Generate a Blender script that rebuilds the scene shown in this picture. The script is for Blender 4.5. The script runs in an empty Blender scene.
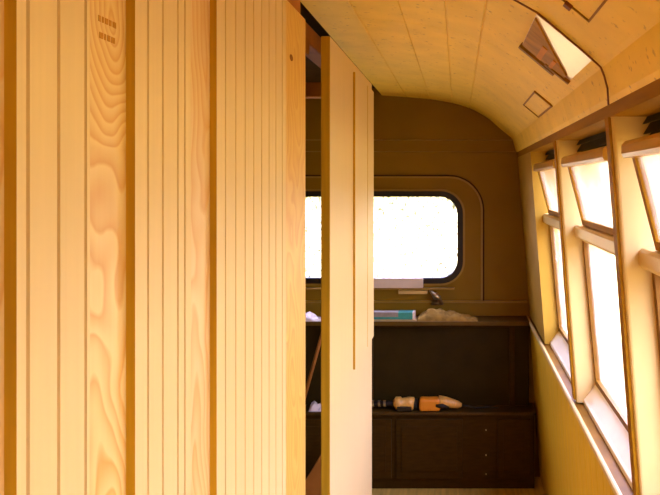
import bpy, bmesh, math, random
from mathutils import Vector, Matrix, noise
random.seed(7)
S = bpy.context.scene
C = S.collection
ZC = 1.66                       # eye height over the floor

# ---------------------------------------------------------------- camera, world, light, exposure
cam_d = bpy.data.cameras.new('camera'); cam = bpy.data.objects.new('camera', cam_d); C.objects.link(cam)
cam.location = (0, 0, ZC); cam.rotation_euler = (math.radians(90), 0, 0)
cam_d.sensor_width = 36; cam_d.lens = 36
cam_d.shift_x = -128 / 660; cam_d.shift_y = -64.5 / 660
cam_d.clip_start = 0.02
S.camera = cam

W = bpy.data.worlds.new('sky'); S.world = W; W.use_nodes = True
wn = W.node_tree.nodes; wl = W.node_tree.links
bg = wn['Background']
tc = wn.new('ShaderNodeTexCoord'); sp = wn.new('ShaderNodeSeparateXYZ'); rp = wn.new('ShaderNodeValToRGB')
wl.new(tc.outputs['Generated'], sp.inputs[0]); wl.new(sp.outputs['Z'], rp.inputs[0]); wl.new(rp.outputs[0], bg.inputs['Color'])
e = rp.color_ramp.elements
e[0].position = 0.0; e[0].color = (0.20, 0.17, 0.06, 1)
e[1].position = 0.75; e[1].color = (0.98, 1.05, 2.1, 1)
bg.inputs['Strength'].default_value = 19.0
sun_d = bpy.data.lights.new('sun', 'SUN'); sun_d.energy = 6; sun_d.angle = math.radians(1); sun_d.color = (1, .82, .45)
sun = bpy.data.objects.new('sun', sun_d); C.objects.link(sun); sun.rotation_euler = (0, math.radians(-28), 0)

S.view_settings.view_transform = 'Standard'; S.view_settings.look = 'None'
S.view_settings.gamma = 1; S.view_settings.use_curve_mapping = False
S.view_settings.exposure = -0.25
S.cycles.max_bounces = 12; S.cycles.diffuse_bounces = 8; S.cycles.transparent_max_bounces = 12

def portal(loc, rot, sx, sy):
    d = bpy.data.lights.new('daylight_portal', 'AREA'); d.shape = 'RECTANGLE'; d.size = sx; d.size_y = sy
    d.cycles.is_portal = True
    o = bpy.data.objects.new('daylight_portal', d); C.objects.link(o); o.location = loc; o.rotation_euler = rot

# ---------------------------------------------------------------- materials
def new_mat(name):
    m = bpy.data.materials.new(name); m.use_nodes = True
    n = m.node_tree.nodes; l = m.node_tree.links
    return m, n, l, n['Principled BSDF']

def plain(name, col, rough=0.5, metal=0.0, spec=0.5, var=0.12, scale=14, stretch=(1, 1, 1), bump=0.0):
    m, n, l, b = new_mat(name)
    t = n.new('ShaderNodeTexCoord'); mp = n.new('ShaderNodeMapping'); mp.inputs['Scale'].default_value = stretch
    no = n.new('ShaderNodeTexNoise'); no.inputs['Scale'].default_value = scale; no.inputs['Detail'].default_value = 5
    r = n.new('ShaderNodeValToRGB')
    l.new(t.outputs['Object'], mp.inputs[0]); l.new(mp.outputs[0], no.inputs['Vector']); l.new(no.outputs['Fac'], r.inputs[0])
    r.color_ramp.elements[0].position = .3; r.color_ramp.elements[1].position = .7
    r.color_ramp.elements[0].color = tuple(c * (1 - var) for c in col) + (1,)
    r.color_ramp.elements[1].color = tuple(min(1, c * (1 + var)) for c in col) + (1,)
    l.new(r.outputs[0], b.inputs['Base Color'])
    b.inputs['Roughness'].default_value = rough; b.inputs['Metallic'].default_value = metal
    b.inputs['Specular IOR Level'].default_value = spec
    if bump:
        bp = n.new('ShaderNodeBump'); bp.inputs['Strength'].default_value = bump; bp.inputs['Distance'].default_value = .01
        l.new(no.outputs['Fac'], bp.inputs['Height']); l.new(bp.outputs[0], b.inputs['Normal'])
    return m

def speckled(name, col, spot, rough=0.5, spec=0.5, scale=60, thr=.70):
    m = plain(name, col, rough, 0, spec, .07, 9)
    n = m.node_tree.nodes; l = m.node_tree.links; b = n['Principled BSDF']
    src = b.inputs['Base Color'].links[0].from_socket
    t = n.new('ShaderNodeTexCoord'); no = n.new('ShaderNodeTexNoise'); no.inputs['Scale'].default_value = scale; no.inputs['Detail'].default_value = 2
    r = n.new('ShaderNodeValToRGB'); r.color_ramp.elements[0].position = thr; r.color_ramp.elements[1].position = thr + .06
    mx = n.new('ShaderNodeMixRGB'); mx.inputs[2].default_value = spot + (1,)
    l.new(t.outputs['Object'], no.inputs['Vector']); l.new(no.outputs['Fac'], r.inputs[0]); l.new(r.outputs[0], mx.inputs[0])
    l.new(src, mx.inputs[1]); l.new(mx.outputs[0], b.inputs['Base Color'])
    return m

def grain(name, light, dark, z1=1.7, k=.45, h0=.012, lam=.009, wob=.012, rough=.4, spec=.5, drift=.02):
    """flat sawn pine: the board cuts growth rings round a wandering pith; U shaped cathedral rings above z1, long streaks below"""
    m, n, l, b = new_mat(name)
    t = n.new('ShaderNodeTexCoord'); s = n.new('ShaderNodeSeparateXYZ'); l.new(t.outputs['Object'], s.inputs[0])
    def M(op, *a):
        q = n.new('ShaderNodeMath'); q.operation = op
        for i, v in enumerate(a):
            if isinstance(v, (int, float)): q.inputs[i].default_value = v
            else: l.new(v, q.inputs[i])
        return q.outputs[0]
    def N(sc, det, stretch, off):
        mp = n.new('ShaderNodeMapping'); mp.inputs['Scale'].default_value = stretch; mp.inputs['Location'].default_value = off
        no = n.new('ShaderNodeTexNoise'); no.inputs['Scale'].default_value = sc; no.inputs['Detail'].default_value = det
        l.new(t.outputs['Object'], mp.inputs[0]); l.new(mp.outputs[0], no.inputs['Vector']); return M('SUBTRACT', no.outputs['Fac'], .5)
    c = M('MULTIPLY', N(3.2, 1, (0, 0, 1), (1.3, 0, 0)), drift * 4)
    y = M('SUBTRACT', s.outputs['Y'], c)
    h = M('ADD', M('ADD', M('MULTIPLY', M('MAXIMUM', M('MINIMUM', M('SUBTRACT', z1 + .12, s.outputs['Z']), .12), 0.0), k), h0), M('MULTIPLY', N(4.5, 2, (1.5, 1.5, 1), (0, 4.1, 0)), wob * 4))
    r = M('ADD', M('SQRT', M('ADD', M('MULTIPLY', y, y), M('MULTIPLY', h, h))), M('MULTIPLY', N(9, 2, (3, 3, .5), (0, 0, 0)), .004))
    fr = M('FRACT', M('DIVIDE', r, lam))
    v = M('POWER', fr, 1.5)
    v = M('MULTIPLY', v, M('MINIMUM', M('MULTIPLY', M('SUBTRACT', 1.0, fr), 6.0), 1.0))
    fac = M('ADD', M('MULTIPLY', v, .95), M('MULTIPLY', M('ADD', N(1.5, 3, (120, 120, 3), (0, 0, 0)), .2), .25))
    mx = n.new('ShaderNodeMixRGB'); mx.use_clamp = True; mx.inputs[1].default_value = light + (1,); mx.inputs[2].default_value = dark + (1,)
    l.new(fac, mx.inputs[0]); l.new(mx.outputs[0], b.inputs['Base Color'])
    b.inputs['Roughness'].default_value = rough; b.inputs['Specular IOR Level'].default_value = spec
    return m

def glass(name, film, film_amt, spots=0.0, spot_col=(.5, .5, .2)):
    m = bpy.data.materials.new(name); m.use_nodes = True
    n = m.node_tree.nodes; l = m.node_tree.links
    n.remove(n['Principled BSDF'])
    out = n['Material Output']
    tr = n.new('ShaderNodeBsdfTransparent'); gl = n.new('ShaderNodeBsdfGlossy'); gl.inputs['Roughness'].default_value = .03
    tl = n.new('ShaderNodeBsdfTranslucent'); tl.inputs['Color'].default_value = film + (1,)
    lw = n.new('ShaderNodeLayerWeight'); lw.inputs['Blend'].default_value = .12
    fr = n.new('ShaderNodeMath'); fr.operation = 'MULTIPLY'; fr.inputs[1].default_value = .22; l.new(lw.outputs['Facing'], fr.inputs[0])
    m1 = n.new('ShaderNodeMixShader'); m2 = n.new('ShaderNodeMixShader')
    t = n.new('ShaderNodeTexCoord'); no = n.new('ShaderNodeTexNoise'); no.inputs['Scale'].default_value = 9; no.inputs['Detail'].default_value = 5
    r = n.new('ShaderNodeMapRange'); r.inputs[1].default_value = .35; r.inputs[2].default_value = .7
    r.inputs[3].default_value = film_amt * .5; r.inputs[4].default_value = film_amt * 1.5
    l.new(t.outputs['Object'], no.inputs['Vector']); l.new(no.outputs['Fac'], r.inputs[0])
    l.new(r.outputs[0], m1.inputs[0]); l.new(tr.outputs[0], m1.inputs[1]); l.new(tl.outputs[0], m1.inputs[2])
    l.new(fr.outputs[0], m2.inputs[0]); l.new(m1.outputs[0], m2.inputs[1]); l.new(gl.outputs[0], m2.inputs[2])
    last = m2
    if spots:
        n3 = n.new('ShaderNodeTexNoise'); n3.inputs['Scale'].default_value = 55; n3.inputs['Detail'].default_value = 3
        l.new(t.outputs['Object'], n3.inputs['Vector'])
        r3 = n.new('ShaderNodeMapRange'); r3.inputs[1].default_value = .56; r3.inputs[2].default_value = .63; r3.inputs[4].default_value = spots
        l.new(n3.outputs['Fac'], r3.inputs[0])
        df = n.new('ShaderNodeBsdfDiffuse'); df.inputs['Color'].default_value = spot_col + (1,)
        m3 = n.new('ShaderNodeMixShader'); l.new(r3.outputs[0], m3.inputs[0]); l.new(m2.outputs[0], m3.inputs[1]); l.new(df.outputs[0], m3.inputs[2])
        last = m3
    l.new(last.outputs[0], out.inputs['Surface'])
    return m

M = {}
M['panel'] = plain('pale_pine_cladding', (.62, .435, .165), .5, 0, .25, .03, 5, (22, 22, .8))
M['stud'] = grain('flat_sawn_pine', (.67, .46, .15), (.52, .215, .008), 1.69, .5, .012, .0075, .030)
M['stud_fine'] = grain('fine_grained_pine', (.64, .43, .16), (.54, .24, .03), 0, 0, .02, .012, .03, drift=.04)
M['post'] = grain('pine_post', (.66, .40, .07), (.54, .23, .015), 0, 0, .05, .016, .05, drift=.06)
for k in ('panel', 'stud', 'stud_fine', 'post'):       # clear satin varnish
    b_ = M[k].node_tree.nodes['Principled BSDF']
    b_.inputs['Coat Weight'].default_value = .4; b_.inputs['Coat Roughness'].default_value = .48; b_.inputs['Coat IOR'].default_value = 1.6
M['edge'] = plain('sawn_pine_edge', (.50, .275, .010), .6, 0, .15, .15, 6, (15, 15, .8))
M['ceiling'] = speckled('ceiling_board', (.88, .59, .06), (.62, .38, .045), .6, .2, 55, .66)
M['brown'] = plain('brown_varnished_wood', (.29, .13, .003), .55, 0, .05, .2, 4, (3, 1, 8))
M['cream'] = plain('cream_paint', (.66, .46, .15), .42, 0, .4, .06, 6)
M['cladding'] = plain('cream_lower_cladding', (.68, .42, .02), .6, 0, .15, .08, 5, (14, 14, .7))
M['end'] = plain('olive_brown_paint', (.27, .145, .004), .5, 0, .2, .10, 3)
M['end_trim'] = plain('olive_brown_moulding', (.34, .19, .016), .4, 0, .5, .10, 5)
M['rubber'] = plain('black_rubber', (.018, .009, .002), .5, 0, .4, .1)
M['dark'] = plain('dark_vinyl', (.034, .019, .0008), .6, 0, .12, .15, 8)
M['bench'] = plain('dark_stained_wood', (.052, .023, .0008), .55, 0, .12, .2, 5, (3, 3, 14))
M['shelf'] = plain('dark_shelf_paint', (.12, .06, .004), .5, 0, .2, .1)
M['bench_top'] = plain('dark_bench_top', (.075, .036, .002), .5, 0, .25, .15)
M['roof'] = plain('bare_roof_sheet', (.06, .028, .003), .8, 0, .05, .25, 6)
M['rib'] = plain('rough_sawn_timber', (.36, .13, .015), .7, 0, .2, .25, 7)
M['sill'] = plain('white_paint', (.84, .72, .46), .35, 0, .5, .04)
M['rail'] = plain('brown_flap_rail', (.50, .26, .02), .3, 0, .5, .1)
M['tan'] = plain('tan_paint', (.46, .26, .02), .5, 0, .3, .1, 4)  # cream of the corner pillar with its shade mixed into the colour
M['floor'] = plain('worn_floorboards', (.66, .44, .08), .6, 0, .2, .2, 4, (12, 1, 1))
M['glass'] = glass('dusty_side_glass', (1.0, .9, .72), .09)
M['rear_glass'] = glass('speckled_rear_glass', (.95, .93, .8),   .15, .84, (.7, .75, .3))
M['flapwood'] = plain('stained_flap_wood', (.40, .20, .02), .6, 0, .08, .3, 5, (2, 8, 2))
M['slat'] = plain('orange_stained_slat', (.60, .24, .01), .6, 0, .1, .1)
M['frame'] = plain('dark_brown_frame', (.20, .085, .004), .5, 0, .25, .15)
M['green'] = plain('dark_green_louvre', (.030, .028, .006), .6, 0, .3, .3, 12)
M['metal'] = plain('dull_metal', (.5, .38, .2), .35, .9, .5, .1)
M['polish'] = plain('polished_cover', (.70, .48, .20), .30, .5, .6, .06)
M['white'] = plain('pale_board', (.80, .66, .52), .5, 0, .4, .05)
M['sheet'] = plain('dusty_sheet', (.55, .38, .16), .6, 0, .2, .1)
M['teal'] = plain('teal_card', (.05, .30, .22), .5, 0, .4, .15, 30)
M['grey'] = plain('grey_card', (.32, .27, .20), .5, 0, .4, .15, 40)
M['rag'] = plain('brown_rag', (.34, .20, .04), .9, 0, .1, .3, 30)
M['orange'] = plain('orange_tool_plastic', (.85, .28, .012), .4, 0, .5, .06)
M['yellow'] = plain('yellow_tool_plastic', (.80, .42, .07), .4, 0, .5, .15, 60)
M['black'] = plain('black_tool_plastic', (.016, .009, .003), .45, 0, .4, .1)
M['stick'] = plain('pale_stick', (.70, .47, .14), .5, 0, .4, .1)
M['ink'] = plain('stamp_ink', (.44, .20, .03), .8, 0, .1, .2, 200)
M['knot'] = plain('wood_knot', (.20, .06, .008), .6, 0, .3, .2, 60)
M['gravel'] = plain('pale_gravel', (.42, .33, .08), .9, 0, .1, .15, 3)
M['ground'] = plain('dry_grass', (.15, .10, .012), .9, 0, .1, .2, 3)

# ---------------------------------------------------------------- builders
def finish(name, bm, mat, parent=None, base=None, smooth=False):
    """link bm (world coordinates) as one object with its origin at base"""
    bmesh.ops.recalc_face_normals(bm, faces=bm.faces[:])
    if base is None:
        xs = [v.co.x for v in bm.verts]; ys = [v.co.y for v in bm.verts]; zs = [v.co.z for v in bm.verts]
        base = Vector(((min(xs) + max(xs)) / 2, (min(ys) + max(ys)) / 2, min(zs)))
    base = Vector(base)
    bmesh.ops.translate(bm, verts=bm.verts[:], vec=-base)
    me = bpy.data.meshes.new(name); bm.to_mesh(me); bm.free()
    if smooth:
        for p in me.polygons: p.use_smooth = True
    mats = mat if isinstance(mat, (list, tuple)) else [mat]
    for k in mats: me.materials.append(k)
    o = bpy.data.objects.new(name, me); C.objects.link(o)
    wp = Vector((0, 0, 0)); p = parent
    while p is not None: wp += p.location; p = p.parent
    o.location = base - wp; o.parent = parent
    return o

def thing(name, loc):
    o = bpy.data.objects.new(name, None); o.empty_display_size = .05; C.objects.link(o); o.location = loc; return o
def tag(o, label, cat, group=None):
    o['label'] = label; o['category'] = cat
    if group: o['group'] = group
    return o
def struct(o, label=None, cat=None):
    o['kind'] = 'structure'
    if label: o['label'] = label; o['category'] = cat
    return o

def box(bm, x0, x1, y0, y1, z0, z1, bev=0.0, mat=0):
    vs = [bm.verts.new((x, y, z)) for x in (x0, x1) for y in (y0, y1) for z in (z0, z1)]
    idx = [(0, 1, 3, 2), (4, 6, 7, 5), (0, 4, 5, 1), (2, 3, 7, 6), (0, 2, 6, 4), (1, 5, 7, 3)]
    fs = [bm.faces.new([vs[i] for i in f]) for f in idx]
    for f in fs: f.material_index = mat
    if bev:
        es = list({ed for f in fs for ed in f.edges})
        bmesh.ops.bevel(bm, geom=es, offset=bev, segments=2, profile=.5, affect='EDGES')

def prism_y(bm, prof, y0, y1, mat=0):
    """closed XZ profile extruded along Y"""
    a = [bm.verts.new((x, y0, z)) for x, z in prof]; b = [bm.verts.new((x, y1, z)) for x, z in prof]
    n = len(prof)
    fs = [bm.faces.new(a), bm.faces.new(b[::-1])]
    for i in range(n):
        fs.append(bm.faces.new((a[i], b[i], b[(i + 1) % n], a[(i + 1) % n])))
    for f in fs: f.material_index = mat

def tube(bm, pts, r, seg=10, mat=0, cap=True):
    pts = [Vector(p) for p in pts]; rings = []
    rs = r if isinstance(r, (list, tuple)) else [r] * len(pts)
    up = None
    for i, p in enumerate(pts):
        t = (pts[min(i + 1, len(pts) - 1)] - pts[max(i - 1, 0)]).normalized()
        if up is None or abs(up.dot(t)) > .95:
            up = Vector((0, 0, 1)) if abs(t.z) < .9 else Vector((1, 0, 0))
        s = t.cross(up).normalized(); u = s.cross(t).normalized(); up = u
        rings.append([bm.verts.new(p + (s * math.cos(2 * math.pi * k / seg) + u * math.sin(2 * math.pi * k / seg)) * rs[i]) for k in range(seg)])
    for i in range(len(rings) - 1):
        for k in range(seg):
            f = bm.faces.new((rings[i][k], rings[i][(k + 1) % seg], rings[i + 1][(k + 1) % seg], rings[i + 1][k])); f.material_index = mat
    if cap:
        bm.faces.new(rings[0][::-1]).material_index = mat; bm.faces.new(rings[-1]).material_index = mat

def at(px, py, Y):
    return Vector(((px - 458) * Y / 660, Y, ZC - (py - 183) * Y / 660))

# ---------------------------------------------------------------- the shell of the vehicle
YB, YE = -1.10, 3.73            # bulkhead behind the viewer, rear wall
XL = -1.95                      # far side wall
def wx(z): return .335 + .07 * (.186 - z)      # right wall leans outward downwards (z relative to the eye)

bm = bmesh.new(); box(bm, XL, .60, YB, YE, -.04, 0)
struct(finish('floor', bm, M['floor']))

# ceiling lining: arched profile with board seams
prof = [(.345, .150), (.3256, .184), (.3075, .2465), (.300, .256), (.2415, .304), (.167, .366), (.07, .42), (-.05, .455), (-.21, .478), (-.43, .495)]
def cz(x):
    for (x0, z0), (x1, z1) in zip(prof, prof[1:]):
        if x1 <= x <= x0: return z0 + (z1 - z0) * (x0 - x) / (x0 - x1)
dense = []
for i in range(len(prof) - 1):                 # smooth the arch a little
    p0 = prof[max(i - 1, 0)]; p1 = prof[i]; p2 = prof[i + 1]; p3 = prof[min(i + 2, len(prof) - 1)]
    for k in range(5 if i > 2 else 1):
        t = k / 5
        q = [0.5 * (2 * p1[j] + (p2[j] - p0[j]) * t + (2 * p0[j] - 5 * p1[j] + 4 * p2[j] - p3[j]) * t * t + (3 * p1[j] - p0[j] - 3 * p2[j] + p3[j]) * t ** 3) for j in (0, 1)]
        dense.append(tuple(q))
dense.append(prof[-1])
seams = [.065, -.032, -.155, -.29]
low = []
for a, b in zip(dense, dense[1:]):
    low.append(a)
    for s in seams:
        if b[0] < s <= a[0] and a[0] > b[0]:
            zz = a[1] + (b[1] - a[1]) * (a[0] - s) / (a[0] - b[0])
            low += [(s + .0025, zz), (s + .001, zz + .004), (s - .001, zz + .004), (s - .0025, zz)]
low.append(dense[-1])
top = [(x + .004, z + .014) for x, z in low[::-1]]
ceil_prof = [(x, z + ZC) for x, z in low] + [(x, z + ZC) for x, z in top]
bm = bmesh.new()
cuts = [YB, .55, 1.94, YE]
for a, b in zip(cuts, cuts[1:]): prism_y(bm, ceil_prof, a + .001, b - .001)
struct(finish('ceiling', bm, M['ceiling']), 'arched ceiling of pale boards over the aisle', 'ceiling')

# outer roof sheet over everything
bm = bmesh.new()
ro = [(.47, .10), (.40, .25), (.25, .36), (.10, .455), (-.05, .50), (-.43, .535), (-.8, .545), (-1.2, .53), (-1.6, .46), (-1.9, .28), (-1.97, .1)]
outer = [(x * 1.02, z + .03) for x, z in ro[::-1]]
prism_y(bm, [(x, z + ZC) for x, z in ro] + [(x, z + ZC) for x, z in outer], YB, YE + .03)
struct(finish('ceiling_roof_sheet', bm, M['roof']), 'bare dark roof sheet behind the partition', 'roof')

bm = bmesh.new(); box(bm, XL - .03, XL, YB, YE, 0, ZC + .25)
struct(finish('wall_left', bm, M['end']))
bm = bmesh.new(); box(bm, XL, .62, YB - .03, YB, 0, ZC + .56)
struct(finish('wall_front', bm, M['end']))

# lower right wall with vertical boards, leaning
def grooved(bm, y0, y1, z0, z1, xf, side, thick, grooves, gw=.0021, gd=.005):
    """board panel along Y; xf(z) is the face, side=+1 faces +X; vertical V grooves at the given y"""
    path = [(y0, 0)]
    for g in [g for g in grooves if y0 + .006 < g < y1 - .006]: path += [(g - gw, 0), (g - gw * .3, gd), (g + gw * .3, gd), (g + gw, 0)]
    path.append((y1, 0))
    plan = [(y, -side * d) for y, d in path] + [(y1, -side * thick), (y0, -side * thick)]
    lo = [bm.verts.new((xf(z0) + d, y, z0)) for y, d in plan]; hi = [bm.verts.new((xf(z1) + d, y, z1)) for y, d in plan]
    n = len(plan); bm.faces.new(lo); bm.faces.new(hi[::-1])
    for i in range(n):
        f = bm.faces.new((lo[i], hi[i], hi[(i + 1) % n], lo[(i + 1) % n]))
        if i in (n - 1, n - 3): f.material_index = 1
bm = bmesh.new()
grooved(bm, YB, YE, 0, ZC - .765, lambda z: wx(z - ZC), -1, .10, [YB + .1 + .095 * k for k in range(49)], .003, .003)
struct(finish('wall_right', bm, [M['cladding'], M['cladding']]), 'cream boarded lower side wall under the windows', 'wall')

# cornice rail above the windows
bm = bmesh.new()
prism_y(bm, [(x, z + ZC) for x, z in ((wx(.15) - .003, .146), (wx(.19) - .004, .188), (.345, .206), (.53, .206), (.53, .146))], YB, YE)
struct(finish('trim_1', bm, M['brown']), 'brown cornice rail above the side windows', 'trim')
# ledge under the windows
bm = bmesh.new()
zl = -.75
prism_y(bm, [(x, z + ZC) for x, z in ((wx(zl) - .016, -.765), (wx(zl) - .016, -.752), (wx(zl) - .012, -.748), (wx(zl) - .006, -.748), (wx(zl) - .006, -.765))], YB, YE)
struct(finish('trim_2', bm, M['cream']), 'cream ledge nosing along the side wall below the windows', 'trim')
bm = bmesh.new()
prism_y(bm, [(x, z + ZC) for x, z in ((wx(zl) - .006, -.765), (wx(zl) - .006, -.758), (.53, -.758), (.53, -.765))], YB, YE)
struct(finish('trim_3', bm, M['frame']), 'brown channel behind the window ledge', 'trim')

far = [3.08, 2.26, 1.45, .64, -.17]
PIL = .045
WID = .81 - PIL
def pane_x(z): return wx(z) + .070      # hopper and louvre plane
def PX(z): return .438 + .090 * (-.2 - z)    # lower pane plane
# pillars between the windows (far jamb of each window is the pillar's near face)
pill = [(3.08, YE)] + [(f, f + PIL) for f in far[1:]] + [(YB, -.17 - WID)]
for i, (a, b) in enumerate(pill):
    bm = bmesh.new()
    prism_y(bm, [(x, z + ZC) for x, z in ((wx(-.752) + .006, -.752), (wx(.15), .146), (.525, .146), (.525, -.752))], a, b)
    if i in (1, 2, 3, 4):
        es = [ed for ed in bm.edges if abs(ed.verts[0].co.y - a) < 1e-5 and abs(ed.verts[1].co.y - a) < 1e-5 and abs(ed.verts[0].co.z - ed.verts[1].co.z) > .5 and min(ed.verts[0].co.x, ed.verts[1].co.x) < .36]
        bmesh.ops.bevel(bm, geom=es, offset=.008, segments=3, profile=.5, affect='EDGES')
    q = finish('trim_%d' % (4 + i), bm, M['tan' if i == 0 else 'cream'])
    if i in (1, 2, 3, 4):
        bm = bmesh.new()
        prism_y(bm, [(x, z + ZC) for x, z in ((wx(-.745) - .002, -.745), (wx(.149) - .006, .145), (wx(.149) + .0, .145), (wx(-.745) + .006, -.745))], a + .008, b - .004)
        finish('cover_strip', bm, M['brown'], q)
    struct(q, ['cream corner pillar beside the rear wall', 'cream pillar between the two farther side windows',
           'cream pillar in front of the nearest visible side window', 'cream window pillar', 'cream window pillar', 'cream window pillar'][i], 'pillar')

def frame_bars(bm, y0, y1, z0, z1, xf, w, t):
    """rectangular sash in the (leaning) window plane; xf(z) = inner face"""
    def bar(ya, yb, za, zb):
        vs = [[(xf(z) + d, y, z) for y in (ya, yb)] for z in (za, zb) for d in (0, t)]
        v = [bm.verts.new(p) for row in vs for p in row]
        # order: z0d0(ya,yb) z0d1 z1d0 z1d1
        for f in ((0, 1, 3, 2), (4, 6, 7, 5), (0, 4, 5, 1), (2, 3, 7, 6), (0, 2, 6, 4), (1, 5, 7, 3)):
            bm.faces.new([v[k] for k in f])
    bar(y0, y1, z0, z0 + w); bar(y0, y1, z1 - w, z1)
    bar(y0, y0 + w, z0 + w, z1 - w); bar(y1 - w, y1, z0 + w, z1 - w)

def pane_mesh(bm, y0, y1, z0, z1, xf, t=.004):
    v = [bm.verts.new((xf(z) + d, y, z)) for z in (z0, z1) for d in (0, t) for y in (y0, y1)]
    for f in ((0, 1, 3, 2), (4, 6, 7, 5), (0, 4, 5, 1), (2, 3, 7, 6), (0, 2, 6, 4), (1, 5, 7, 3)):
        bm.faces.new([v[k] for k in f])

HOP_B, HOP_T = -.140, .075       # hopper sash: foot and top (relative to the eye)
def hop_x(z):                    # open: tilts into the room towards its top
    r = z - ZC
    xb = .412; xt = wx(HOP_T) + .014
    return xb + (xt - xb) * (r - HOP_B) / (HOP_T - HOP_B)
lab = ['farthest side window beside the rear wall, upper flap tilted in', 'middle side window with its upper flap tilted in',
       'nearest side window cut by the right picture edge, upper flap tilted in', 'side window', 'side window']
for i, f in enumerate(far):
    y1 = f; y0 = f - WID
    t = thing('window_%d' % (i + 2), (pane_x(-.66), (y0 + y1) / 2, ZC - .66)); struct(t, lab[i], 'window')
    bm = bmesh.new(); frame_bars(bm, y0, y1, ZC - .690, ZC - .15, lambda z: PX(z - ZC) - .012, .020, .018)
    finish('lower_frame', bm, M['frame'], t)
    bm = bmesh.new(); pane_mesh(bm, y0 + .016, y1 - .016, ZC - .675, ZC - .165, lambda z: PX(z - ZC))
    finish('lower_pane', bm, M['glass'], t)
    bm = bmesh.new()              # sloping sill
    prism_y(bm, [(x, z + ZC) for x, z in ((wx(-.745) + .030, -.757), (wx(-.745) + .030, -.742), (wx(-.745) + .036, -.736), (PX(-.69) - .010, -.688), (PX(-.69) + .03, -.686), (PX(-.69) + .03, -.757))], y0, y1)
    finish('sill', bm, M['sill'], t)
    bm = bmesh.new()              # transom
    prism_y(bm, [(x, z + ZC) for x, z in ((.404, -.186), (.397, -.178), (.397, -.150), (.404, -.143), (.43, -.139), (.465, -.139), (.465, -.192), (.415, -.192))], y0, y1)
    finish('transom', bm, M['cream'], t)
    bm = bmesh.new(); frame_bars(bm, y0 + .085, y1 - .075, ZC + HOP_B, ZC + HOP_T, lambda z: hop_x(z), .020, .016)
    hp = finish('hopper_flap', bm, M['brown'], t)
    bm = bmesh.new(); pane_mesh(bm, y0 + .10, y1 - .09, ZC + HOP_B + .015, ZC + HOP_T - .015, lambda z: hop_x(z) + .006)
    finish('flap_pane', bm, M['glass'], hp)
    bm = bmesh.new()              # rounded pull rail along the flap top
    xr = hop_x(ZC + HOP_T)
    prism_y(bm, [(xr - .010, ZC + HOP_T - .022), (xr - .014, ZC + HOP_T - .014), (xr - .014, ZC + HOP_T + .004), (xr - .006, ZC + HOP_T + .013), (xr + .012, ZC + HOP_T + .013), (xr + .016, ZC + HOP_T + .004), (xr + .012, ZC + HOP_T - .022)], y0 + .07, y1 - .065)
    finish('pull_rail', bm, M['rail'], hp)
    bm = bmesh.new()              # dark louvre above the flap
    for k in range(3):
        z = .085 + .022 * k
        prism_y(bm, [(x, zz + ZC) for x, zz in ((pane_x(z) - .004, z), (pane_x(z) + .012, z + .026), (pane_x(z) + .016, z + .026), (pane_x(z), z))], y0, y1)
    finish('louvre', bm, M['green'], t)
    portal((.57, (y0 + y1) / 2, ZC - .26), (0, math.radians(90), 0), .85, WID)

# rear wall with a wide rounded window opening
def rrect(x0, x1, z0, z1, r, seg=8):
    pts = []
    for cx, czz, a in ((x1 - r, z1 - r, 0), (x0 + r, z1 - r, 90), (x0 + r, z0 + r, 180), (x1 - r, z0 + r, 270)):
        for k in range(seg + 1):
            th = math.radians(a + 90 * k / seg); pts.append((cx + r * math.cos(th), czz + r * math.sin(th)))
    return pts
def ring(bm, outer, inner, y0, y1):
    n = len(outer)
    def vv(p, y): return [bm.verts.new((x, y, z)) for x, z in p]
    a, b, c, d = vv(outer, y0), vv(inner, y0), vv(outer, y1), vv(inner, y1)
    for i in range(n):
        j = (i + 1) % n
        bm.faces.new((a[i], a[j], b[j], b[i])); bm.faces.new((c[i], d[i], d[j], c[j]))
        bm.faces.new((a[i], c[i], c[j], a[j])); bm.faces.new((b[i], b[j], d[j], d[i]))
WX0, WX1, WZ0, WZ1 = -1.60, .004, -.542, -.070
opening = rrect(WX0, WX1, ZC + WZ0, ZC + WZ1, .105)
def loft_outer(p):                # push a hole point outwards to the wall's outline
    x, z = p; cx, czz = (WX0 + WX1) / 2, ZC + (WZ0 + WZ1) / 2
    hx, hz = (WX1 - WX0) / 2, (WZ1 - WZ0) / 2
    return None
def wall_with_hole(bm, X0, X1, Z0, Z1, hole, y0, y1):
    es = []
    for y in (y0,):
        o = [bm.verts.new(p) for p in ((X0, y, Z0), (X1, y, Z0), (X1, y, Z1), (X0, y, Z1))]
        h = [bm.verts.new((x, y, z)) for x, z in hole]
        for L in (o, h):
            for i in range(len(L)): es.append(bm.edges.new((L[i], L[(i + 1) % len(L)])))
    bmesh.ops.triangle_fill(bm, use_beauty=True, use_dissolve=False, edges=es)
    r = bmesh.ops.extrude_face_region(bm, geom=bm.faces[:])
    bmesh.ops.translate(bm, verts=[v for v in r['geom'] if isinstance(v, bmesh.types.BMVert)], vec=(0, y1 - y0, 0))
bm = bmesh.new(); wall_with_hole(bm, XL, .62, 0, ZC + .56, opening, YE, YE + .04)
struct(finish('wall_rear', bm, M['end']), 'dark olive brown rear wall', 'wall')

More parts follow.
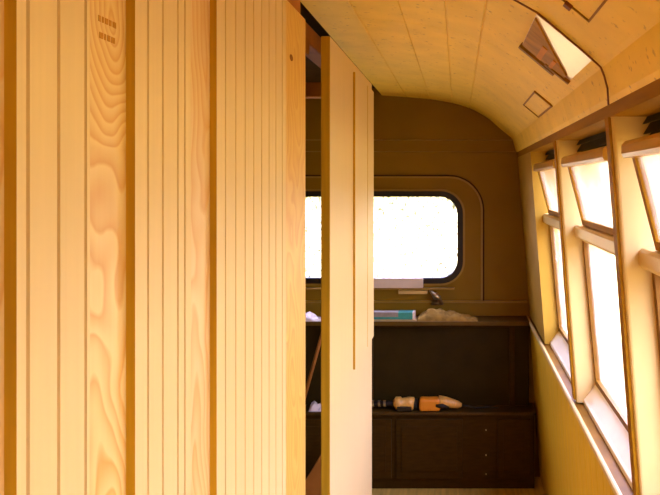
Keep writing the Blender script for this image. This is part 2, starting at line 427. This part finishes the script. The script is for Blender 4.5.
w = thing('window_1', (-.8, YE, ZC + WZ0)); struct(w, 'wide rounded rear window, bright white', 'window')
bm = bmesh.new(); pass
def arch(x0, x1, z0, z1, r):
    p = rrect(x0, x1, z0, z1, r, 10)[:22]
    return [(x1, z0)] + p + [(x0, z0)]
def arch_band(bm, o, i, y0, y1):
    n = len(o); V = lambda p, y: [bm.verts.new((x, y, z)) for x, z in p]
    a, b_, c, d = V(o, y0), V(i, y0), V(o, y1), V(i, y1)
    for k in range(n - 1):
        bm.faces.new((a[k], a[k + 1], b_[k + 1], b_[k])); bm.faces.new((c[k], d[k], d[k + 1], c[k + 1]))
        bm.faces.new((a[k], c[k], c[k + 1], a[k + 1])); bm.faces.new((b_[k], b_[k + 1], d[k + 1], d[k]))
    for k in (0, n - 1): bm.faces.new((a[k], b_[k], d[k], c[k]))
arch_band(bm, arch(-1.75, .148, ZC - .672, ZC + .046, .20), arch(-1.742, .140, ZC - .672, ZC + .038, .19), YE - .012, YE)
finish('surround_seal', bm, M['bench'], w)
bm = bmesh.new(); arch_band(bm, arch(-1.742, .140, ZC - .672, ZC + .038, .19), arch(-1.732, .130, ZC - .672, ZC + .028, .18), YE - .009, YE)
finish('surround_moulding', bm, M['end_trim'], w)
bm = bmesh.new(); ring(bm, rrect(WX0 - .036, WX1 + .036, ZC + WZ0 - .036, ZC + WZ1 + .036, .14), rrect(WX0 - .020, WX1 + .020, ZC + WZ0 - .020, ZC + WZ1 + .020, .122), YE - .014, YE)
finish('bright_bead', bm, M['end_trim'], w)
bm = bmesh.new(); ring(bm, rrect(WX0 - .024, WX1 + .024, ZC + WZ0 - .024, ZC + WZ1 + .024, .126), rrect(WX0 + .008, WX1 - .008, ZC + WZ0 + .008, ZC + WZ1 - .008, .098), YE - .020, YE + .03)
finish('gasket', bm, M['rubber'], w)
bm = bmesh.new(); pts = rrect(WX0, WX1, ZC + WZ0, ZC + WZ1, .105)
fr = [bm.verts.new((x, YE + .022, z)) for x, z in pts]; bk = [bm.verts.new((x, YE + .027, z)) for x, z in pts]
bm.faces.new(fr); bm.faces.new(bk[::-1])
for i in range(len(pts)): bm.faces.new((fr[i], bk[i], bk[(i + 1) % len(pts)], fr[(i + 1) % len(pts)]))
finish('pane', bm, M['rear_glass'], w)
bm = bmesh.new(); box(bm, -1.75, -.02, YE - .045, YE, ZC - .597, ZC - .588, .003)
finish('inner_sill', bm, M['end_trim'], w)
# window catch at the sill's right end
lt = bmesh.new(); p = at(436, 298, YE - .03)
tube(lt, [p + Vector((-.035, .0, .045)), p + Vector((-.01, -.02, .02)), p + Vector((.012, -.02, .01)), p + Vector((.03, 0, -.03))], [.008, .013, .015, .008], 10)
tube(lt, [p + Vector((0, .03, .01)), p + Vector((0, -.03, .01))], .017, 12)
tube(lt, [p + Vector((-.025, .02, -.03)), p + Vector((.04, .02, -.03))], .012, 10)
finish('window_catch', lt, M['metal'], w, smooth=True)
portal((-.8, YE + .08, ZC - .3), (math.radians(90), 0, 0), 1.6, .48)

# seams of the rear wall: thin horizontal mouldings
for k, (z, h) in enumerate(((.24, .006), (.175, .005), (-.675, .012))):
    bm = bmesh.new(); box(bm, XL, .345 if z > 0 else .39, YE - (.006 if z > 0 else .016), YE, ZC + z, ZC + z + h, .002)
    struct(finish('trim_%d' % (11 + k), bm, M['end_trim']), ['upper seam strip across the rear wall', 'lower seam strip across the rear wall', 'moulding across the rear wall above the shelf'][k], 'trim')

# ground outside
bm = bmesh.new(); box(bm, -60, 10, -60, 11, -1.0, -.95)
g = finish('ground', bm, M['ground']); struct(g)
bm = bmesh.new(); box(bm, 10, 60, -60, 60, -1.0, -.95); box(bm, -60, 10, 11, 60, -1.0, -.95)  # pale far ground, made up so the panes look bright
struct(finish('ground_gravel', bm, M['gravel']))

# ---------------------------------------------------------------- partition on the left
XP = -.317                        # aisle face of the cladding panels
XS = -.326                        # aisle face of the recessed studs
ZT = ZC + .375
def panel(y0, y1, grooves, label):
    bm = bmesh.new(); grooved(bm, y0, y1, .002, ZT, lambda z: XP, +1, .009, grooves)
    return tag(finish('cladding_panel', bm, [M['panel'], M['edge']]), label, 'wall panel', 'beaded pine panels along the left partition')
panel(-1.08, .390, [-1.0 + .038 * k for k in range(36)], 'pine panel at the extreme left edge, nearest the viewer')
panel(.474, .5685, [.4866, .524, .562], 'leftmost beaded pine panel with three wide grooves, beside the swirling stud')
panel(.648, .7836, [.675, .709, .747, .766, .783], 'middle beaded pine panel between the swirling stud and the fine stud')
panel(.867, 1.216, [.90 + .0415 * k for k in range(9)], 'rightmost beaded pine panel with many fine grooves, before the gap')
def stud(y0, y1, mat, label, x0=None, x1=None, bev=.003, z1=ZT - .004):
    bm = bmesh.new(); box(bm, (XS - .045) if x0 is None else x0, XS if x1 is None else x1, y0, y1, .002, z1, bev)
    return finish('wall_stud', bm, mat), label
for y0, y1, m, lb in ((.36, .50, M['stud_fine'], 'sliver of pine stud at the extreme left edge of the partition'),
                      (.548, .672, M['stud'], 'pine stud with swirling cathedral grain and a stamp near its top'),
                      (.76, .895, M['stud_fine'], 'pale pine stud with a long orange grain patch, left of the finely grooved panel')):
    o, _ = stud(y0, y1, m, lb); tag(o, lb, 'stud', 'pine studs of the left partition')
    if m is M['stud']:
        bm = bmesh.new()          # stamped marks: two short rows of ink, illegible in the photograph
        for row, (zz, ws) in enumerate(((.147, (.004, .003, .005, .004, .006)), (.132, (.006, .003, .005, .006)))):
            y = .598 + .002 * row
            for ww in ws:
                box(bm, XS, XS + .0004, y, y + ww, ZC + zz, ZC + zz + .0055); y += ww + .0022
        finish('ink_stamp', bm, M['ink'], o)
bm = bmesh.new(); box(bm, -.44, -.331, 1.20, 1.39, ZT - .026, ZT + .05, .004)
tag(finish('timber_block', bm, M['rib']), 'reddish timber block on top of the broad pine post', 'timber')
o, _ = stud(1.18, 1.397, M['post'], '', XS - .045, XS + .004, .004, ZT - .028)
tag(o, 'broad pine post with a dark knot, standing at the left of the narrow gap', 'post')
bm = bmesh.new()
for (y, z, a, b) in ((1.275, .262, .013, .0065),):
    ps = [(y + a * math.cos(t * math.pi / 6), z + ZC - .0 + b * math.sin(t * math.pi / 6)) for t in range(12)]
    f0 = [bm.verts.new((XS + .0042, yy, zz - .02)) for yy, zz in ps]; f1 = [bm.verts.new((XS + .003, yy, zz - .02)) for yy, zz in ps]
    bm.faces.new(f0); bm.faces.new(f1[::-1])
    for i in range(12): bm.faces.new((f0[i], f1[i], f1[(i + 1) % 12], f0[(i + 1) % 12]))
finish('knot', bm, M['knot'], o)

# second panel, beyond the gap
t = tag(thing('partition_panel', (-.338, 2.09, 0)), 'free standing pine panel beyond the narrow gap, its dark edge towards the viewer', 'wall panel')
bm = bmesh.new(); box(bm, -.350, -.326, 1.683, 2.50, .002, ZT, .002)
for f in bm.faces:
    if f.normal.y < -.9 or f.calc_center_median().y < 1.684: f.material_index = 1
bm.normal_update()
finish('board', bm, [M['panel'], M['edge']], t)
def over(y0, y1, nm):
    bm = bmesh.new(); box(bm, -.3262, -.319, y0, y1, ZC - .58, ZT - .03, .001)
    bm.normal_update()
    for f in bm.faces:
        if f.normal.y < -.9: f.material_index = 1
    return finish(nm, bm, [M['panel'], M['edge']], t)
over(2.05, 2.325, 'overlay_board'); over(2.335, 2.50, 'overlay_board')

# rough timbers above the gap, behind the partition
for k, (a, b, c, d) in enumerate((((-.50, 1.30, ZC + .47), (-.50, 2.55, ZC + .47), .030, 'long rough timber under the ceiling edge above the gap'),
                                 ((-1.5, 2.02, ZC + .42), (-.46, 2.02, ZC + .42), .026, 'rough cross timber behind the gap, nearer the viewer'),
                                 ((-1.5, 2.75, ZC + .385), (-.46, 2.75, ZC + .385), .030, 'rough cross timber behind the gap, farther from the viewer'))):
    bm = bmesh.new()
    box(bm, min(a[0], b[0]) - (c if k == 0 else 0), max(a[0], b[0]) + (c if k == 0 else 0), min(a[1], b[1]) - (c if k else 0), max(a[1], b[1]) + (c if k else 0), a[2] - c, a[2] + c, .004)
    tag(finish('roof_timber', bm, M['rib']), d, 'timber', 'rough timbers above the gap')

# ---------------------------------------------------------------- ceiling fittings on the right-hand slope
A0 = Vector((.300, .256)); A1 = Vector((.167, .366)); TD = (A1 - A0).normalized(); ND = Vector((-TD.y, TD.x)); ND = ND if ND.y < 0 else -ND
def slope_pt(s, h): q = A0 + TD * s + ND * h; return q.x, q.y + ZC
SL = (A1 - A0).length
def slope_box(bm, s0, s1, y0, y1, h0, h1, mat=0):
    prism_y(bm, [slope_pt(s0, h0), slope_pt(s1, h0), slope_pt(s1, h1), slope_pt(s0, h1)], y0, y1, mat)
def slope_frame(bm, s0, s1, y0, y1, w, h0, h1):
    slope_box(bm, s0, s1, y0, y0 + w, h0, h1); slope_box(bm, s0, s1, y1 - w, y1, h0, h1)
    slope_box(bm, s0, s0 + w, y0 + w, y1 - w, h0, h1); slope_box(bm, s1 - w, s1, y0 + w, y1 - w, h0, h1)
def hatch(loc_y, label):
    x, z = slope_pt(SL / 2, .002); return tag(thing('ceiling_hatch', (x, loc_y, z)), label, 'hatch')
h = hatch(1.56, 'shiny ceiling hatch with a brown wooden flap, on the sloping ceiling')
bm = bmesh.new(); slope_box(bm, .015, SL - .004, 1.405, 1.715, -.001, .005); finish('polished_cover', bm, M['polish'], h)
bm = bmesh.new(); P_ = [(SL - .006, 1.425), (SL - .006, 1.70), (.03, 1.70), (.03, 1.655), (.09, 1.56)]
lo_ = [bm.verts.new((slope_pt(s_, .005)[0], y_, slope_pt(s_, .005)[1])) for s_, y_ in P_]; hi_ = [bm.verts.new((slope_pt(s_, .010)[0], y_, slope_pt(s_, .010)[1])) for s_, y_ in P_]
bm.faces.new(lo_); bm.faces.new(hi_[::-1])
for i in range(5): bm.faces.new((lo_[i], hi_[i], hi_[(i + 1) % 5], lo_[(i + 1) % 5]))
fl = finish('wooden_flap', bm, M['flapwood'], h)  # brown angled plate over part of the polished cover
bm = bmesh.new(); slope_box(bm, .105, .120, 1.56, 1.69, .010, .013); finish('orange_slat', bm, M['slat'], fl)
bm = bmesh.new(); slope_box(bm, .070, .080, 1.60, 1.69, .010, .013); finish('orange_slat', bm, M['slat'], fl)
bm = bmesh.new(); slope_box(bm, .055, SL, 1.715, 1.735, -.001, .014); slope_box(bm, .012, .09, 1.685, 1.70, .005, .014); finish('edge_strip', bm, M['brown'], h)
h = hatch(2.31, 'small ceiling hatch outlined in thin brown strips, nearer the rear wall')
bm = bmesh.new(); slope_box(bm, -.004, .064, 2.134, 2.486, -.001, .003); finish('lid', bm, M['ceiling'], h)
bm = bmesh.new(); slope_frame(bm, -.010, .068, 2.13, 2.49, .006, -.001, .006); finish('edge_strip', bm, M['brown'], h)
h = hatch(1.07, 'pale ceiling hatch with a dark hinge, cut by the top picture edge')
bm = bmesh.new(); slope_box(bm, .074, SL + .02, .93, 1.216, -.001, .003); finish('lid', bm, M['ceiling'], h)
bm = bmesh.new(); slope_frame(bm, .07, SL + .024, .926, 1.220, .0045, -.001, .006); finish('edge_strip', bm, M['brown'], h)
bm = bmesh.new(); slope_box(bm, .112, .128, 1.212, 1.230, .0, .010); finish('hinge', bm, M['knot'], h)
# dark cable following the roof joint down to the cornice
bm = bmesh.new()
cp = [(.10, .398), (.167, .360), (.232, .306), (.294, .252), (.302, .244), (.309, .226), (.316, .200), (.318, .165)]
tube(bm, [(x, 1.395, z + ZC) for x, z in cp], .0022, 8)
tag(finish('cable', bm, M['knot'], smooth=True), 'thin dark cable across the sloping ceiling down to the cornice', 'cable')

# ---------------------------------------------------------------- rear bench, shelf and back panel
bm = bmesh.new(); box(bm, -1.9, .388, 3.57, YE, ZC - .772, ZC - .750, .003)
tag(finish('parcel_shelf', bm, M['shelf']), 'brown shelf across the rear wall below the window', 'shelf')
BT = -1.238
t = tag(thing('back_panel', (-.75, 3.69, ZC + BT)), 'dark panel under the shelf, behind the orange tools', 'panel')
bm = bmesh.new(); box(bm, -1.9, .395, 3.67, 3.72, ZC + BT + .002, ZC - .772, .003); finish('board', bm, M['dark'], t)
bm = bmesh.new(); box(bm, -.50, -.47, 3.658, 3.67, ZC + BT + .002, ZC - .775, .002); finish('frame_strip', bm, M['bench'], t)
bm = bmesh.new(); box(bm, .285, .315, 3.658, 3.67, ZC + BT + .002, ZC - .775, .002); finish('frame_strip', bm, M['bench'], t)
bm = bmesh.new(); box(bm, -.47, .285, 3.658, 3.67, ZC - .80, ZC - .775, .002); finish('frame_strip', bm, M['bench'], t)
b = tag(thing('bench_cabinet', (-.75, 3.62, 0)), 'dark wooden bench cabinet across the rear, carrying the orange tools', 'cabinet')
bm = bmesh.new(); box(bm, -1.9, .415, 3.58, 3.72, .002, ZC + BT - .015, .004); finish('body', bm, M['bench'], b)
bm = bmesh.new(); box(bm, -1.9, .422, 3.56, 3.72, ZC + BT - .016, ZC + BT, .004); finish('top', bm, M['bench_top'], b)
for (x0, x1) in ((-.95, -.36), (-.335, .025), (.215, .392)):
    bm = bmesh.new(); box(bm, x0, x1, 3.566, 3.58, .06, ZC + BT - .040, .003); d = finish('door', bm, M['bench'], b)
    bm = bmesh.new(); box(bm, x0 + .03, x1 - .03, 3.560, 3.567, .10, ZC + BT - .075, .003); finish('raised_panel', bm, M['bench'], d)
for zz in (430, 455, 474):
    p = at(486, zz, 3.578); bm = bmesh.new(); tube(bm, [p + Vector((0, .003, 0)), p + Vector((0, -.004, 0))], .004, 10); finish('screw', bm, M['metal'], b)

# things on the sill and the shelf
SZ = ZC - .750
bm = bmesh.new(); box(bm, -.62, -.195, YE - .040, YE - .022, ZC - .588, ZC - .532, .003)
tag(finish('plank', bm, M['white']), 'pale pinkish plank standing on the rear window sill', 'plank')
bm = bmesh.new(); box(bm, -.335, -.172, YE - .026, YE, ZC - .624, ZC - .603, .003); finish('sill_batten', bm, M['stick'], w)['label'] = 'pale yellow batten under the sill'  # loose wood offcut, grouped with the window
bm = bmesh.new(); box(bm, -.60, -.225, 3.575, 3.67, SZ, SZ + .008, .001)
tag(finish('sheet', bm, M['sheet']), 'pale flat sheet lying on the shelf under the teal box', 'sheet')
t = tag(thing('box', (-.41, 3.62, SZ + .008)), 'long teal and grey box lying on the pale sheet on the shelf', 'box')
bm = bmesh.new(); box(bm, -.58, -.325, 3.585, 3.645, SZ + .008, SZ + .048, .003); finish('grey_sleeve', bm, M['grey'], t)
bm = bmesh.new(); box(bm, -.325, -.247, 3.583, 3.647, SZ + .008, SZ + .048, .003); box(bm, -.50, -.325, 3.5835, 3.586, SZ + .010, SZ + .022); finish('teal_end', bm, M['teal'], t)
bm = bmesh.new(); box(bm, -.247, -.234, 3.583, 3.647, SZ + .008, SZ + .048, .002); finish('white_cap', bm, M['white'], t)
def rag(x0, x1, y0, y1, h, seed, label, nm='rag', mat='rag'):
    bm = bmesh.new(); nx, ny = 28, 12; g = []
    for i in range(nx + 1):
        row = []
        for j in range(ny + 1):
            u, v = i / nx, j / ny
            e_ = (math.sin(math.pi * u) ** .45) * (math.sin(math.pi * v) ** .5)
            n_ = noise.noise(Vector((u * 6 + seed, v * 3, seed))) * .5 + noise.noise(Vector((u * 14, v * 7 + seed, 2))) * .3
            row.append(bm.verts.new((x0 + (x1 - x0) * u, y0 + (y1 - y0) * v, SZ + .0008 + max(0, e_ * h * (.62 + n_ + .35 * math.cos(u * 3))))))
        g.append(row)
    for i in range(nx):
        for j in range(ny): bm.faces.new((g[i][j], g[i + 1][j], g[i + 1][j + 1], g[i][j + 1]))
    edge = [v for v in bm.verts if v.is_boundary]
    r = bmesh.ops.extrude_edge_only(bm, edges=[ed for ed in bm.edges if ed.is_boundary])
    lowv = [v for v in r['geom'] if isinstance(v, bmesh.types.BMVert)]
    for v in lowv: v.co.z = SZ
    bmesh.ops.holes_fill(bm, edges=[ed for ed in bm.edges if ed.is_boundary], sides=0)
    tag(finish(nm, bm, M[mat], smooth=True), label, nm)
rag(-.225, .11, 3.575, 3.69, .066, 3.1, 'crumpled brown rag on the shelf to the right of the teal box')
rag(-.93, -.74, 3.575, 3.68, .05, 8.3, 'pale crumpled paper on the shelf, seen through the gap', 'paper', 'white')

# tools on the bench
BZ = ZC + BT
def seg(bm, x0, x1, y, z, r0, r1, n=14, sy=1.0):
    tube(bm, [(x0, y, z), (x1, y, z)], [r0, r1], n)
t = tag(thing('angle_grinder', (-.30, 3.60, BZ)), 'yellow and black angle grinder lying on the bench left of the orange drill', 'power tool')
bm = bmesh.new(); tube(bm, [(-.352, 3.60, BZ + .036), (-.340, 3.60, BZ + .038), (-.315, 3.60, BZ + .036), (-.305, 3.60, BZ + .036), (-.27, 3.60, BZ + .038), (-.245, 3.60, BZ + .034), (-.235, 3.60, BZ + .033)], [.016, .034, .036, .029, .034, .036, .022], 16); finish('gear_housing', bm, M['yellow'], t, smooth=True)
bm = bmesh.new(); box(bm, -.33, -.25, 3.562, 3.572, BZ + .004, BZ + .030, .004); tube(bm, [(-.240, 3.60, BZ + .032), (-.222, 3.60, BZ + .032)], [.030, .030], 14); finish('dark_grip', bm, M['black'], t)
bm = bmesh.new(); tube(bm, [(-.50, 3.60, BZ + .034), (-.345, 3.60, BZ + .036)], [.012, .016], 12); finish('spindle', bm, M['black'], t)
for x in (-.47, -.435, -.405):
    bm = bmesh.new(); tube(bm, [(x, 3.60, BZ + .034), (x + .012, 3.60, BZ + .035)], .0185, 14); finish('metal_ring', bm, M['metal'], t)
t = tag(thing('power_drill', (-.10, 3.60, BZ)), 'orange power drill lying on the bench', 'power tool')
bm = bmesh.new(); box(bm, -.212, -.095, 3.565, 3.625, BZ + .001, BZ + .070, .014)
bm2 = [v for v in bm.verts]
finish('body', bm, M['orange'], t, smooth=False)
bm = bmesh.new(); tube(bm, [(-.105, 3.60, BZ + .046), (-.07, 3.60, BZ + .045), (-.03, 3.60, BZ + .036), (.0, 3.60, BZ + .029), (.02, 3.60, BZ + .026)], [.033, .028, .024, .02, .010], 14); finish('nose', bm, M['yellow'], t, smooth=True)
bm = bmesh.new(); tube(bm, [(-.12, 3.567, BZ + .036), (-.085, 3.570, BZ + .032), (-.05, 3.576, BZ + .020)], [.008, .014, .006], 10); finish('trigger', bm, M['black'], t, smooth=True)
bm = bmesh.new(); tube(bm, [(.02, 3.60, BZ + .026), (.05, 3.60, BZ + .022), (.10, 3.61, BZ + .008), (.16, 3.63, BZ + .005), (.22, 3.62, BZ + .005)], .0045, 8); finish('cord', bm, M['black'], t, smooth=True)

# seen through the gap: a leaning stick and a small heap
bm = bmesh.new(); tube(bm, [(-.85, 3.575, BZ + .012), (-.74, 3.64, ZC - .80)], .010, 8)
tag(finish('stick', bm, M['rib'], smooth=True), 'brown stick leaning between bench and shelf, seen through the gap', 'stick')
SZ = BZ
rag(-.81, -.73, 3.575, 3.65, .045, 5.2, 'small pale rag on the bench, seen through the gap', 'rag', 'white')
bm = bmesh.new()
pf = [(-.86, .002), (-.66, .002), (-.66, .34)]
a = [bm.verts.new((x, 3.36, z)) for x, z in pf]; c = [bm.verts.new((x, 3.42, z)) for x, z in pf]
bm.faces.new(a); bm.faces.new(c[::-1])
for i in range(3): bm.faces.new((a[i], c[i], c[(i + 1) % 3], a[(i + 1) % 3]))
tag(finish('wood_wedge', bm, M['rib']), 'reddish wedge of wood standing on the floor, seen through the gap', 'offcut')
